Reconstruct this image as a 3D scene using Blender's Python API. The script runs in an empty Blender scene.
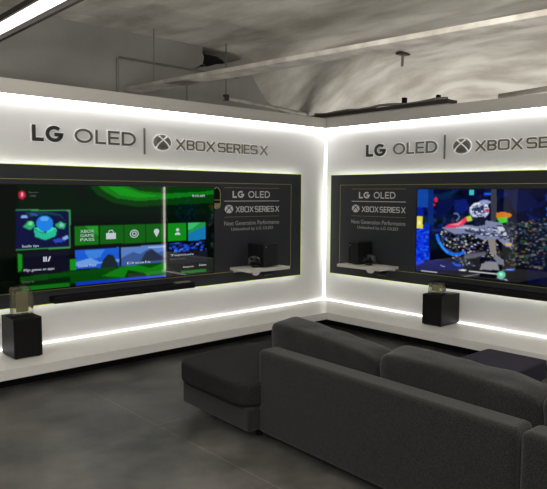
import bpy, bmesh, math, random
import numpy as np
from mathutils import Vector, Matrix, noise
random.seed(7)
LED_E = 11; LEDR_E = 15; LEDB_E = 4; LEDV_E = 1.7; LEDX_E = 8; SCREEN_E = .88
STORE_W = 55; WALL_W = 95; UP_W = 360; UP2_W = 130; UP3_W = 8; WORLD_E = .12; EXPO = 0.05
PI = math.pi
SC = bpy.context.scene
COL = SC.collection

# ---------------------------------------------------------------- colours / materials
def lin(c):
    return tuple(((v/255)/12.92 if v/255 <= .04045 else (((v/255)+.055)/1.055)**2.4) for v in c)
def mat(name, c, rough=.6, metal=0, emit=None, es=0, spec=.5, coat=0):
    m = bpy.data.materials.new(name); m.use_nodes = True
    b = m.node_tree.nodes['Principled BSDF']
    b.inputs['Base Color'].default_value = (*lin(c), 1)
    b.inputs['Roughness'].default_value = rough
    b.inputs['Metallic'].default_value = metal
    b.inputs['Specular IOR Level'].default_value = spec
    b.inputs['Coat Weight'].default_value = coat
    if emit:
        b.inputs['Emission Color'].default_value = (*lin(emit), 1)
        b.inputs['Emission Strength'].default_value = es
    return m
def nodes(m): return m.node_tree.nodes, m.node_tree.links, m.node_tree.nodes['Principled BSDF']
def add_noise_color(m, scale, c0, c1, detail=6, bump=0, bscale=None, stretch=(1,1,1), p0=.35, p1=.65, dist=.02):
    N, L, b = nodes(m)
    tc = N.new('ShaderNodeTexCoord'); mp = N.new('ShaderNodeMapping'); mp.inputs['Scale'].default_value = stretch
    L.new(tc.outputs['Object'], mp.inputs['Vector'])
    n = N.new('ShaderNodeTexNoise'); n.inputs['Scale'].default_value = scale; n.inputs['Detail'].default_value = detail
    L.new(mp.outputs[0], n.inputs['Vector'])
    r = N.new('ShaderNodeValToRGB')
    r.color_ramp.elements[0].position = p0; r.color_ramp.elements[0].color = (*lin(c0), 1)
    r.color_ramp.elements[1].position = p1; r.color_ramp.elements[1].color = (*lin(c1), 1)
    L.new(n.outputs['Fac'], r.inputs[0]); L.new(r.outputs[0], b.inputs['Base Color'])
    if bump:
        n2 = N.new('ShaderNodeTexNoise'); n2.inputs['Scale'].default_value = bscale or scale*4; n2.inputs['Detail'].default_value = 4
        L.new(tc.outputs['Object'], n2.inputs['Vector'])
        bp = N.new('ShaderNodeBump'); bp.inputs['Strength'].default_value = bump; bp.inputs['Distance'].default_value = dist
        L.new(n2.outputs['Fac'], bp.inputs['Height']); L.new(bp.outputs[0], b.inputs['Normal'])
    return r
M = {}
M['white'] = mat('white_laminate', (206,205,204), .5)
M['bench'] = mat('bench_laminate', (204,201,196), .38)
M['panel'] = mat('panel_black', (42,44,49), .55, spec=.35)
M['green'] = mat('green_edge', (150,170,40), .4, emit=(160,185,50), es=.8)
M['gold'] = mat('gold_line', (120,118,60), .4, emit=(130,128,60), es=.3)
M['print'] = mat('white_print', (205,205,200), .6)
M['printdim'] = mat('grey_print', (165,165,160), .6)
M['goldprint'] = mat('gold_print', (130,125,90), .6)
M['dark'] = mat('dark_letter', (34,34,36), .35, .3)
M['steel'] = mat('steel_letter', (104,102,98), .35, .6)
M['warmrefl'] = mat('warm_reflection_letter', (112,104,88), .35, .5)  # brushed metal; its warm reflection is put into the base colour
M['acryl'] = mat('white_acrylic', (240,240,238), .3)
M['led'] = mat('led_strip', (255,255,255), .5, emit=(255,253,251), es=LED_E)
M['ledring'] = mat('led_ring', (255,255,255), .5, emit=(255,253,251), es=LEDR_E)
M['ledbench'] = mat('led_bench', (255,255,255), .5, emit=(255,253,251), es=LEDB_E)
M['black'] = mat('black_plastic', (11,11,12), .5, spec=.2)
M['matte'] = mat('matte_black', (10,10,11), .8, spec=.2)
M['bezel'] = mat('bezel', (8,8,9), .25)
M['console'] = mat('console_black', (11,12,14), .5)
M['ctrl'] = mat('controller_black', (26,27,30), .45)
M['grey'] = mat('grey_plastic', (120,118,112), .5)
M['shelf'] = mat('shelf_white', (196,192,184), .5)
M['lamp'] = mat('lamp_diffuser', (255,255,255), .5, emit=(255,253,251), es=2)
M['cove'] = mat('cornice_paint', (172,167,159), .6)
M['pipe'] = mat('pipe_paint', (150,145,136), .6)
add_noise_color(M['pipe'], 5, (140,134,124), (172,166,156), bump=.3, bscale=20)
M['rod'] = mat('rod_metal', (110,108,100), .4, .4)
M['rust'] = mat('bracket_metal', (58,52,46), .7, .3)
M['wall'] = mat('back_wall_plaster', (126,124,116), .85)
add_noise_color(M['wall'], 1.2, (118,116,108), (134,132,124), bump=.15, bscale=30)
M['ceil'] = mat('ceiling_concrete', (165,160,150), .9)
add_noise_color(M['ceil'], 2.2, (146,140,128), (186,181,170), detail=9, bump=.6, bscale=9, stretch=(1.4,.5,1), dist=.03)
M['void'] = mat('dark_void', (26,25,22), .95)  # near-black; behind the ragged hole it stands in for shade
# fabric
M['fabric'] = mat('charcoal_fabric', (44,44,41), .95, spec=.2)
add_noise_color(M['fabric'], 170, (13,13,12), (42,41,39), detail=5, bump=.5, bscale=300, dist=.004)
N, L, b = nodes(M['fabric']); b.inputs['Sheen Weight'].default_value = .15
M['fabric_top'] = mat('dark_plum_fabric', (38,37,44), .92, spec=.2)
add_noise_color(M['fabric_top'], 170, (15,15,15), (42,41,43), detail=5, bump=.4, bscale=300, dist=.004)
# floor: large concrete look tiles
def floor_mat():
    m = mat('concrete_tiles', (62,61,59), .42, spec=.45)
    N, L, b = nodes(m)
    tc = N.new('ShaderNodeTexCoord'); mp = N.new('ShaderNodeMapping')
    mp.inputs['Location'].default_value = (.35,.28,0)
    mp.inputs['Rotation'].default_value = (0,0,PI/2)
    L.new(tc.outputs['Object'], mp.inputs['Vector'])
    br = N.new('ShaderNodeTexBrick'); br.offset = .5
    br.inputs['Scale'].default_value = 1; br.inputs['Brick Width'].default_value = 2.4; br.inputs['Row Height'].default_value = 1.2
    br.inputs['Mortar Size'].default_value = .004; br.inputs['Mortar Smooth'].default_value = .2
    br.inputs['Color1'].default_value = (.9,.9,.9,1); br.inputs['Color2'].default_value = (1.12,1.12,1.12,1)
    br.inputs['Mortar'].default_value = (1.75,1.75,1.72,1)
    L.new(mp.outputs[0], br.inputs['Vector'])
    n = N.new('ShaderNodeTexNoise'); n.inputs['Scale'].default_value = 1.6; n.inputs['Detail'].default_value = 8; n.inputs['Roughness'].default_value = .62
    L.new(tc.outputs['Object'], n.inputs['Vector'])
    r = N.new('ShaderNodeValToRGB')
    r.color_ramp.elements[0].position = .33; r.color_ramp.elements[0].color = (*lin((46,45,42)), 1)
    r.color_ramp.elements[1].position = .7; r.color_ramp.elements[1].color = (*lin((98,96,92)), 1)
    L.new(n.outputs['Fac'], r.inputs[0])
    mx = N.new('ShaderNodeMix'); mx.data_type = 'RGBA'; mx.blend_type = 'MULTIPLY'; mx.inputs[0].default_value = 1
    L.new(r.outputs[0], mx.inputs[6]); L.new(br.outputs['Color'], mx.inputs[7]); L.new(mx.outputs[2], b.inputs['Base Color'])
    r2 = N.new('ShaderNodeMapRange'); r2.inputs['To Min'].default_value = .3; r2.inputs['To Max'].default_value = .55
    L.new(n.outputs['Fac'], r2.inputs['Value']); L.new(r2.outputs[0], b.inputs['Roughness'])
    return m
M['floor'] = floor_mat()
def glass_mat():
    m = mat('clear_acrylic', (225,222,200), .05)
    b = m.node_tree.nodes['Principled BSDF']; b.inputs['Transmission Weight'].default_value = .92; b.inputs['IOR'].default_value = 1.45
    return m
M['glass'] = glass_mat()
def screen_mat():
    m = mat('lit_screen', (4,4,5), .025, spec=.5)
    N, L, b = nodes(m)
    a = N.new('ShaderNodeAttribute'); a.attribute_name = 'picture'
    L.new(a.outputs['Color'], b.inputs['Emission Color']); b.inputs['Emission Strength'].default_value = SCREEN_E
    return m
M['screen'] = screen_mat()
M['ledv'] = mat('led_corner', (255,255,255), .5, emit=(255,253,251), es=LEDV_E)
M['ledend'] = mat('led_end', (255,255,255), .5, emit=(255,246,232), es=LEDX_E)
M['plum'] = mat('plum_fabric', (37,36,46), .85, spec=.25)
M['glyph'] = mat('screen_white', (4,4,5), .1, emit=(215,225,235), es=SCREEN_E*.8)
M['glyphdim'] = mat('screen_grey', (4,4,5), .1, emit=(120,130,120), es=SCREEN_E*.5)

# ---------------------------------------------------------------- helpers
def thing(name, label, cat, loc=(0,0,0), rz=0, group=None):
    o = bpy.data.objects.new(name, None); COL.objects.link(o); o.empty_display_size = .1
    o.location = loc; o.rotation_euler = (0,0,rz); o['label'] = label; o['category'] = cat
    if group: o['group'] = group
    return o
def tag(o, label, cat, group=None):
    o['label'] = label; o['category'] = cat
    if group: o['group'] = group
    return o
def obj(name, bm, m, parent=None, loc=(0,0,0), rz=0, smooth=False, label=None):
    me = bpy.data.meshes.new(name)
    if isinstance(bm, bmesh.types.BMesh):
        bmesh.ops.recalc_face_normals(bm, faces=bm.faces[:]); bm.to_mesh(me); bm.free()
    else: me = bm
    for mm in (m if isinstance(m, (list,tuple)) else [m]): me.materials.append(mm)
    if smooth:
        for p in me.polygons: p.use_smooth = True
    o = bpy.data.objects.new(name, me); COL.objects.link(o)
    o.location = loc; o.rotation_euler = (0,0,rz)
    if parent: o.parent = parent
    if label: o['label'] = label
    return o
def struct(name, bm, m, **k):
    o = obj(name, bm, m, **k); o['kind'] = 'structure'; return o
def box(bm, x0, x1, y0, y1, z0, z1, bev=0, seg=2, mi=0):
    vs = [bm.verts.new((x,y,z)) for z in (z0,z1) for y in (y0,y1) for x in (x0,x1)]
    f = [(0,2,3,1),(4,5,7,6),(0,1,5,4),(2,6,7,3),(0,4,6,2),(1,3,7,5)]
    fs = [bm.faces.new([vs[i] for i in q]) for q in f]
    for q in fs: q.material_index = mi
    if bev:
        es = list({e for q in fs for e in q.edges})
        r = bmesh.ops.bevel(bm, geom=es, offset=bev, segments=seg, affect='EDGES', profile=.5)
        for q in r['faces']: q.material_index = mi
    return fs
def bx(*a, **k):
    bm = bmesh.new(); box(bm, *a, **k); return bm
def prism(bm, pts, y0, y1, mi=0):           # outline in x,z extruded along y
    a = [bm.verts.new((x,y0,z)) for x,z in pts]; b_ = [bm.verts.new((x,y1,z)) for x,z in pts]
    n = len(pts); fs = [bm.faces.new(a), bm.faces.new(b_[::-1])]
    for i in range(n): fs.append(bm.faces.new((a[i], b_[i], b_[(i+1)%n], a[(i+1)%n])))
    for f in fs: f.material_index = mi
def tube(bm, pts, r, n=10, mi=0):
    pts = [Vector(p) for p in pts]; rings = []
    for i, p in enumerate(pts):
        d = (pts[min(i+1,len(pts)-1)] - pts[max(i-1,0)]).normalized()
        u = d.orthogonal().normalized() if i == 0 else (pu - d*pu.dot(d)).normalized()
        pu = u; v = d.cross(u)
        rings.append([bm.verts.new(p + (u*math.cos(2*PI*k/n) + v*math.sin(2*PI*k/n))*r) for k in range(n)])
    for a, b_ in zip(rings, rings[1:]):
        for k in range(n):
            f = bm.faces.new((a[k], a[(k+1)%n], b_[(k+1)%n], b_[k])); f.material_index = mi
    bm.faces.new(rings[0][::-1]).material_index = mi; bm.faces.new(rings[-1]).material_index = mi
def ribbon(bm, pts, w, y0, y1, closed=False, mi=0):
    """flat stroke of width w following pts (x,z), with mitred corners, extruded y0..y1"""
    n = len(pts); P = [Vector(p) for p in pts]; A = []; B = []
    for i in range(n):
        if closed: p0, p1 = P[i-1], P[(i+1)%n]
        else: p0, p1 = P[max(i-1,0)], P[min(i+1,n-1)]
        d0 = (P[i]-p0) if (P[i]-p0).length > 1e-9 else (p1-P[i]); d1 = (p1-P[i]) if (p1-P[i]).length > 1e-9 else d0
        d0 = d0.normalized(); d1 = d1.normalized()
        n0 = Vector((-d0.y,d0.x)); n1 = Vector((-d1.y,d1.x)); m_ = (n0+n1)
        m_ = m_.normalized() if m_.length > 1e-6 else n0
        k = w/2/max(.35, m_.dot(n0))
        A.append(P[i]+m_*k); B.append(P[i]-m_*k)
    segs = n if closed else n-1
    va = [[bm.verts.new((q.x,y,q.y)) for q in S] for S in (A,B) for y in (y0,y1)]
    a0,a1,b0,b1 = va; F = []
    for i in range(segs):
        j = (i+1)%n
        F += [bm.faces.new((a0[i],a0[j],b0[j],b0[i])), bm.faces.new((a1[i],b1[i],b1[j],a1[j])),
              bm.faces.new((a0[i],a1[i],a1[j],a0[j])), bm.faces.new((b0[i],b0[j],b1[j],b1[i]))]
    if not closed:
        F += [bm.faces.new((a0[0],b0[0],b1[0],a1[0])), bm.faces.new((a0[-1],a1[-1],b1[-1],b0[-1]))]
    for f in F: f.material_index = mi
def ring(bm, x0, x1, z0, z1, w, y0, y1, mi=0):   # rectangular ring of bar width w (inside the given outline)
    box(bm, x0, x1, y0, y1, z0, z0+w, mi=mi); box(bm, x0, x1, y0, y1, z1-w, z1, mi=mi)
    box(bm, x0, x0+w, y0, y1, z0+w, z1-w, mi=mi); box(bm, x1-w, x1, y0, y1, z0+w, z1-w, mi=mi)
def pillow(sx, sy, sz, k=4, n=14, wr=0, seed=0, sag=0):
    bm = bmesh.new(); bmesh.ops.create_cube(bm, size=2)
    bmesh.ops.subdivide_edges(bm, edges=bm.edges[:], cuts=n, use_grid_fill=True)
    for v in bm.verts:
        p = v.co.copy(); mx = max(abs(p.x),abs(p.y),abs(p.z)); nk = (abs(p.x)**k+abs(p.y)**k+abs(p.z)**k)**(1/k)
        q = p*(mx/nk) if nk else p
        c = Vector((q.x*sx/2, q.y*sy/2, q.z*sz/2))
        if wr:
            d = Vector((q.x/sx, q.y/sy, q.z/sz)).normalized()
            s = noise.noise(Vector((c.x*5+seed, c.y*3.2, c.z*5))) + .5*noise.noise(Vector((c.x*11, c.y*8+seed, c.z*12)))
            c += d*wr*s
        if sag and q.z > 0: c.z -= sag*(q.y**2)*q.z
        v.co = c
    return bm
def arc(cx, cz, rx, rz, a0, a1, n=14):
    return [(cx+rx*math.cos(math.radians(a0+(a1-a0)*i/n)), cz+rz*math.sin(math.radians(a0+(a1-a0)*i/n))) for i in range(n+1)]
def text_mesh(s, x0, x1, z0, z1, y=0, th=.001):
    cu = bpy.data.curves.new('txt', 'FONT'); cu.body = s; cu.extrude = th/2; cu.resolution_u = 3
    o = bpy.data.objects.new('txt', cu); COL.objects.link(o); bpy.context.view_layer.update()
    me = bpy.data.meshes.new_from_object(o.evaluated_get(bpy.context.evaluated_depsgraph_get()))
    bpy.data.objects.remove(o)
    X = [v.co.x for v in me.vertices]; Y = [v.co.y for v in me.vertices]
    ax, bx_, ay, by = min(X), max(X), min(Y), max(Y)
    for v in me.vertices:
        v.co = ((v.co.x-ax)/(bx_-ax)*(x1-x0)+x0, y+v.co.z, (v.co.y-ay)/(by-ay)*(z1-z0)+z0)
    return me
def join_meshes(lst):
    bm = bmesh.new()
    for me in lst: bm.from_mesh(me)
    return bm

# ---------------------------------------------------------------- stroke lettering (unit height, returns polylines and width)
def glyph(ch, w, t):
    h = t/2; x0, x1, z0, z1 = h, w-h, h, 1-h; cx, rx, rz = w/2, w/2-h, .5-h
    if ch == 'L': return [([(x0,1),(x0,z0),(w,z0)],0)]
    if ch == 'I': return [([(w/2,0),(w/2,1)],0)]
    if ch == 'E': return [([(w,z1),(x0,z1),(x0,z0),(w,z0)],0),([(x0,.5),(w*.92,.5)],0)]
    if ch == 'O': return [(arc(cx,.5,rx,rz,0,360,28)[:-1],1)]
    if ch == 'Q': # squared O
        r = .16; return [(arc(x1-r,z1-r,r,r,0,90,4)+arc(x0+r,z1-r,r,r,90,180,4)+arc(x0+r,z0+r,r,r,180,270,4)+arc(x1-r,z0+r,r,r,270,360,4),1)]
    if ch == 'G': return [(arc(cx,.5,rx,rz,48,345,22)+[(x1,.47),(cx,.47)],0)]
    if ch == 'D': return [([(x0,z0),(x0,z1),(w*.45,z1)]+arc(w*.45,.5,x1-w*.45,rz,88,-88,14)+[(w*.45,z0)],1)]
    if ch == 'X': return [([(x0*1.1,0),(x1,1)],0),([(x0*1.1,1),(x1,0)],0)]
    if ch == 'B': return [([(x0,z0),(x0,z1),(w*.6,z1)]+arc(w*.6,(z1+.52)/2,x1-w*.6,(z1-.52)/2,88,-88,7)+[(w*.6,.52)],0),
                          ([(x0,.52),(w*.6,.52)]+arc(w*.6,(z0+.52)/2,x1-w*.6,(.52-z0)/2,88,-88,7)+[(w*.6,z0),(x0,z0)],0)]
    if ch == 'R': return [([(x0,0),(x0,z1),(w*.6,z1)]+arc(w*.6,(z1+.46)/2,x1-w*.6,(z1-.46)/2,88,-88,7)+[(w*.6,.46),(x0,.46)],0),([(w*.5,.46),(x1,0)],0)]
    if ch == 'S':
        r = .14; return [([(x1,z1-.08)]+arc(x1-r,z1-r,r,r,30,90,3)+arc(x0+r,z1-r,r,r,90,180,4)+arc(x0+r,.5+r,r,r,180,270,4)
                 +arc(x1-r,.5-r,r,r,90,0,4)+arc(x1-r,z0+r,r,r,0,-90,4)+arc(x0+r,z0+r,r,r,270,205,3),0)]
def word(s, x0, x1, z0, z1, t, m, parent, y0, y1, back=None, gap=.16, widths=None, dark_name='letter', merged=False):
    """capital letters fitted to x0..x1, z0..z1, each a mesh of its own (or one mesh when merged)"""
    W = dict(L=.58, I=t, E=.66, O=1.0, Q=.95, G=.92, D=.86, X=.95, B=.78, R=.8, S=.84)
    if widths: W.update(widths)
    tot = sum((.06 if c == ' ' else W[c]) for c in s) + gap*(len(s)-1)
    H = z1-z0; kx = (x1-x0)/tot; x = 0; bmm = bmesh.new() if merged else None
    for c in s:
        if c == ' ': x += .06+gap; continue
        bm = bmm if merged else bmesh.new()
        for k, (pts, cl) in enumerate(glyph(c, W[c], t)):
            P = [(x0+(x+px)*kx, z0+pz*H) for px, pz in pts]
            wd = t*(H+kx)/2
            e = .0004*k
            if back: ribbon(bm, P, wd+.016, (y0+y1)/2+e, y1, cl, mi=1)
            ribbon(bm, P, wd, y0-e, y1-.0002 if not back else (y0+y1)/2+.001, cl, mi=0)
        x += W[c]+gap
        if not merged: obj(dark_name, bm, [m, M['acryl']] if back else m, parent)
    if merged: return obj(dark_name, bmm, m, parent)

def disc_prism(cx, cz, rx, rz, y0, y1, n=28):
    bm = bmesh.new(); prism(bm, [(cx+rx*math.cos(2*PI*i/n), cz+rz*math.sin(2*PI*i/n)) for i in range(n)], y0, y1); return bm
def crossbars(rx, rz, w, y0, y1):
    bm = bmesh.new()
    for s in (-1,1):
        ribbon(bm, [(s*rx*math.cos(math.radians(a))*0+s*px*rx, pz*rz) for a, px, pz in
                    ((0,-.72,-.66),(0,-.5,-.22),(0,-.2,.12),(0,.1,.42),(0,.42,.72))], w, y0-(.0005 if s>0 else 0), y1)
    return bm

# ---------------------------------------------------------------- wall frames: local x = reading direction, local y into the wall
RZ = {'L': 0, 'R': -PI/2}
def at(side, x, y, z): return (x,y,z) if side == 'L' else (y,-x,z)

# ================================================================ THE SETTING
fl = bmesh.new(); box(fl, -10, 6, -10, 5, -.1, 0); struct('floor', fl, M['floor'])
# booth walls (freestanding boxes, lit by their own strips)
b1 = bmesh.new(); box(b1, -5.6, .25, 0, .25, 0, 2.46); struct('wall_left', b1, M['white'])
b2 = bmesh.new(); box(b2, 0, .25, -4.24, -.001, 0, 2.46); struct('wall_right', b2, M['white'])
# cornices
tm = bmesh.new(); box(tm, -5.6, .3, -.06, .3, 2.46, 2.59); struct('trim_1', tm, M['cove'])
tm = bmesh.new(); box(tm, -.06, .3, -4.24, -.061, 2.46, 2.59); struct('trim_2', tm, M['cove'])
# real building wall beyond the left booth wall, with its ragged end
bw = bmesh.new()
prism(bw, [(-10,0),(.9,0),(.9,2.62),(.15,2.7),(-.2,3.1),(-.40,3.44),(-.49,3.47),(-.75,3.38),(-.957,3.315),(-1.05,3.30),(-1.187,3.25),(-1.28,3.27),(-1.346,3.222),(-1.5,3.13),
           (-1.36,3.2),(-1.27,3.26),(-1.25,3.36),(-1.28,3.42),(-1.24,3.6),(-10,3.6)], 1.0, 1.3)
struct('wall_back', bw, M['wall'])
rc = bmesh.new(); box(rc, -1.75, -.2, 1.34, 1.4, 3.05, 3.6); struct('wall_recess_shade', rc, M['void'])  # added dark sheet that puts shade into the hole in the wall
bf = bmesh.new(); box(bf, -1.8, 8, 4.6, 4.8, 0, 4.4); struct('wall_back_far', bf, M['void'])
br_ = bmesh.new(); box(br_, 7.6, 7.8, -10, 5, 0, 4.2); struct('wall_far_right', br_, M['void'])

# concrete ceiling: flat slab with shallow downstand ribs and a sagging sprayed coat beyond
def sst(v):
    v = min(1, max(0, v)); return v*v*(3-2*v)
def ceil_z(x, y):
    z = 3.49
    for xc, wd, dp in ((.42,.07,.035),(.80,.16,.03),(1.9,.3,.04),(2.8,.2,.05)):
        z -= dp/(1+((x-xc)/wd)**4)
    z += .010*noise.noise(Vector((x*1.3,y*.5,0))) + .005*noise.noise(Vector((x*5,y*1.5,3)))
    w = noise.noise(Vector((x*.9,y*.8,5)))
    z -= .78*sst((x+.75+.12*w)/.7)*sst((y+.25+.25*w+.1*x)/1.75)*(1-.12*w)
    z -= .42*sst((x-.9+.4*w)/2.6)
    z -= .05*sst(x+.5)*abs(noise.noise(Vector((x*1.4-y*.9,y*.6,9))))
    return max(z, 2.62)
cm = bmesh.new(); nx, ny = 170, 150; V = []
for j in range(ny+1):
    y = -10 + 14.9*j/ny
    V.append([cm.verts.new((-10+18*i/nx, y, ceil_z(-10+18*i/nx, y))) for i in range(nx+1)])
for j in range(ny):
    for i in range(nx): cm.faces.new((V[j][i],V[j+1][i],V[j+1][i+1],V[j][i+1]))
ce = struct('ceiling', cm, M['ceil'], smooth=True)
md = ce.modifiers.new('thick', 'SOLIDIFY'); md.thickness = .12; md.offset = 1
for v in ():
    pass

# ================================================================ LED strips (real linear lamps of the booth)
def strip(bm_, m, label, loc=(0,0,0), rz=0): return tag(obj('led_strip', bm_, m, None, loc, rz), label, 'light strip')
strip(bx(-5.58,-.045,-.05,-.012,2.448,2.4599), M['led'], 'long bright white LED strip tucked under the cornice of the left wall')
strip(bx(.055,4.22,-.05,-.012,2.448,2.4599), M['led'], 'long bright white LED strip tucked under the cornice of the right wall', rz=-PI/2)
s_ = bmesh.new(); prism(s_, [(-.026,-.001),(-.001,-.001),(-.001,-.026)], .205, 2.44)
bmesh.ops.rotate(s_, verts=s_.verts[:], cent=(0,0,0), matrix=Matrix(((1,0,0),(0,0,1),(0,1,0))))
strip(s_, M['ledv'] if 'ledv' in M else M['ledring'], 'upright white LED strip in the corner where the two walls meet')
strip(bx(-5.58,-.03,-.016,-.001,.1945,.2015), M['ledbench'], 'thin white LED line along the back of the bench, left wall')
strip(bx(.03,4.22,-.016,-.001,.1945,.2015), M['ledbench'], 'thin white LED line along the back of the bench, right wall', rz=-PI/2)
strip(bx(4.10,4.122,-.03,-.001,.21,2.44), M['ledend'], 'upright white LED strip closing the far end of the right wall', rz=-PI/2)

# ================================================================ bench
bt = thing('display_bench', 'low white L-shaped bench running along the foot of both lit walls', 'bench')
bb = bmesh.new()
out = [(-5.6,-.0005),(-.0005,-.0005),(-.0005,-4.24),(-.686,-4.24),(-.686,-.686),(-5.6,-.686)]
lo = [bb.verts.new((x,y,.111)) for x,y in out]; hi = [bb.verts.new((x,y,.194)) for x,y in out]
bb.faces.new(lo); bb.faces.new(hi)
for i in range(6): bb.faces.new((lo[i],lo[(i+1)%6],hi[(i+1)%6],hi[i]))
obj('bench_top', bb, M['bench'], bt)
kb = bmesh.new(); box(kb, -5.6, -.1, -.50, -.001, .0, .1105); box(kb, -.50, -.001, -4.22, -.501, 0, .1105)
obj('recessed_plinth', kb, M['matte'], bt)

# ================================================================ signs on the fascia
def sign(side, lg, oled, bar, emb, series, where, tl):
    o = lambda: at(side, 0, 0, 0)
    rz = RZ[side]
    t = thing('wall_lettering', 'bold dark two-letter word and thin word OLED raised on the %s wall' % where, 'lettering', o(), rz)
    word('LG', lg[0], lg[1], 2.07, 2.215, .2, M['dark'], t, -.022, -.0005, back=1, gap=.1)
    word('OLED', oled[0], oled[1], 2.078, 2.21, .14, M['steel'], t, -.022, -.0005, back=1, gap=.14)
    bm = bmesh.new(); box(bm, bar-.007, bar+.007, -.02, -.0005, 2.0, 2.268, bev=.002, seg=1)
    tag(obj('divider_bar', bm, M['steel'], None, o(), rz), 'thin upright metal bar between the sign words on the %s wall' % where, 'divider bar')
    e = thing('round_emblem', 'round dark emblem with a pale curved cross on the %s wall sign' % where, 'emblem', at(side, emb, 0, 2.134), rz)
    obj('halo_ring', disc_prism(0,0,.118,.09,-.012,-.0005), M['acryl'], e)
    bm = bmesh.new()
    n, k = 28, 6; rings = []
    for j in range(k+1):
        a = j/k*PI/2
        rings.append([bm.verts.new((.108*math.cos(a)*math.cos(2*PI*i/n) , -.0125-.02*math.sin(a), .081*math.cos(a)*math.sin(2*PI*i/n))) for i in range(n)] if j < k else [bm.verts.new((0,-.0325,0))])
    for j in range(k-1):
        for i in range(n): bm.faces.new((rings[j][i],rings[j][(i+1)%n],rings[j+1][(i+1)%n],rings[j+1][i]))
    for i in range(n): bm.faces.new((rings[k-1][i],rings[k-1][(i+1)%n],rings[k][0]))
    obj('disc', bm, M['steel'], e, smooth=True)
    obj('curved_cross', crossbars(.115,.086,.014,-.034,-.020), M['acryl'], e)
    t = thing('wall_lettering', 'thin metallic squared capitals to the right of the round emblem, %s wall' % where, 'lettering', o(), rz)
    word('XBQX SERIES X', series[0], series[1], 2.07, 2.178, .15, M['warmrefl'], t, -.018, -.0005, back=1, gap=.10)
sign('L', (-3.905,-3.61), (-3.5,-2.846), -2.742, -2.53, (-2.364,-1.043), 'left', 0)
sign('R', (.697,1.0), (1.108,1.715), 1.806, 2.02, (2.18,3.5), 'right', 0)

# ================================================================ black display panels
def panel(side, x0, x1, bx0, bx1, where, lx):
    rz = RZ[side]; o = at(side, 0, 0, 0)
    t = thing('display_board', 'large black wall panel with glowing green edge on the %s wall' % where, 'display board', o, rz)
    obj('board', bx(x0,x1,-.06,-.032,.572,1.85), M['panel'], t)
    bm = bmesh.new(); ring(bm, x0-.006, x1+.006, .566, 1.856, .0058, -.061, -.034); obj('green_edge', bm, M['green'], t)
    bm = bmesh.new(); ring(bm, x0+lx, x1-lx, .697, 1.724, .005, -.0618, -.0602); obj('gold_border', bm, M['gold'], t)
    bm = bmesh.new(); ring(bm, x0+.035, x1-.035, .605, 1.817, .012, -.030, -.006); obj('back_light', bm, M['ledring'], t)
    bm = bmesh.new(); box(bm, x0+.12, x1-.12, -.031, -.0005, .66, 1.76); obj('mounting_batten', bm, M['matte'], t)
    # printed block
    w = bx1-bx0; y = -.0606
    obj('rule_line', bx(bx0,bx1,y-.0006,y,1.668,1.673), M['goldprint'], t)
    obj('rule_line', bx(bx0,bx1,y-.0006,y,1.514,1.521), M['print'], t)
    obj('rule_line', bx(bx0,bx1,y-.0006,y,1.332,1.337), M['goldprint'], t)
    a, b_ = bx0+.14*w, bx1-.18*w
    bm = word('LG', a, a+.175, 1.556, 1.634, .2, M['print'], t, y-.001, y, gap=.1, dark_name='printed_word', merged=True)
    word('OLED', a+.235, b_, 1.556, 1.634, .14, M['print'], t, y-.001, y, gap=.14, dark_name='printed_word', merged=True)
    d = obj('printed_emblem', disc_prism(bx0+.068,1.426,.062,.048,y-.0006,y), M['print'], t)
    bm = crossbars(.062,.048,.011,y-.0016,y-.0007); bmesh.ops.translate(bm, verts=bm.verts[:], vec=(bx0+.068,0,1.426))
    obj('printed_cross', bm, M['panel'], d)
    word('XBQX SERIES X', bx0+.165, bx1, 1.387, 1.456, .15, M['print'], t, y-.001, y, gap=.10, dark_name='printed_word', merged=True)
    obj('printed_line', text_mesh('Next Generation Performance', bx0, bx1, 1.238, 1.288, y, .0008), M['printdim'], t)
    obj('printed_line', text_mesh('Unleashed by LG OLED', bx0+.1, bx1-.1, 1.166, 1.212, y, .0008), M['printdim'], t)
panel('L', -4.95, -.512, -1.745, -.892, 'left', .175)
panel('R', .160, 3.99, .515, 1.34, 'right', .16)

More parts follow.
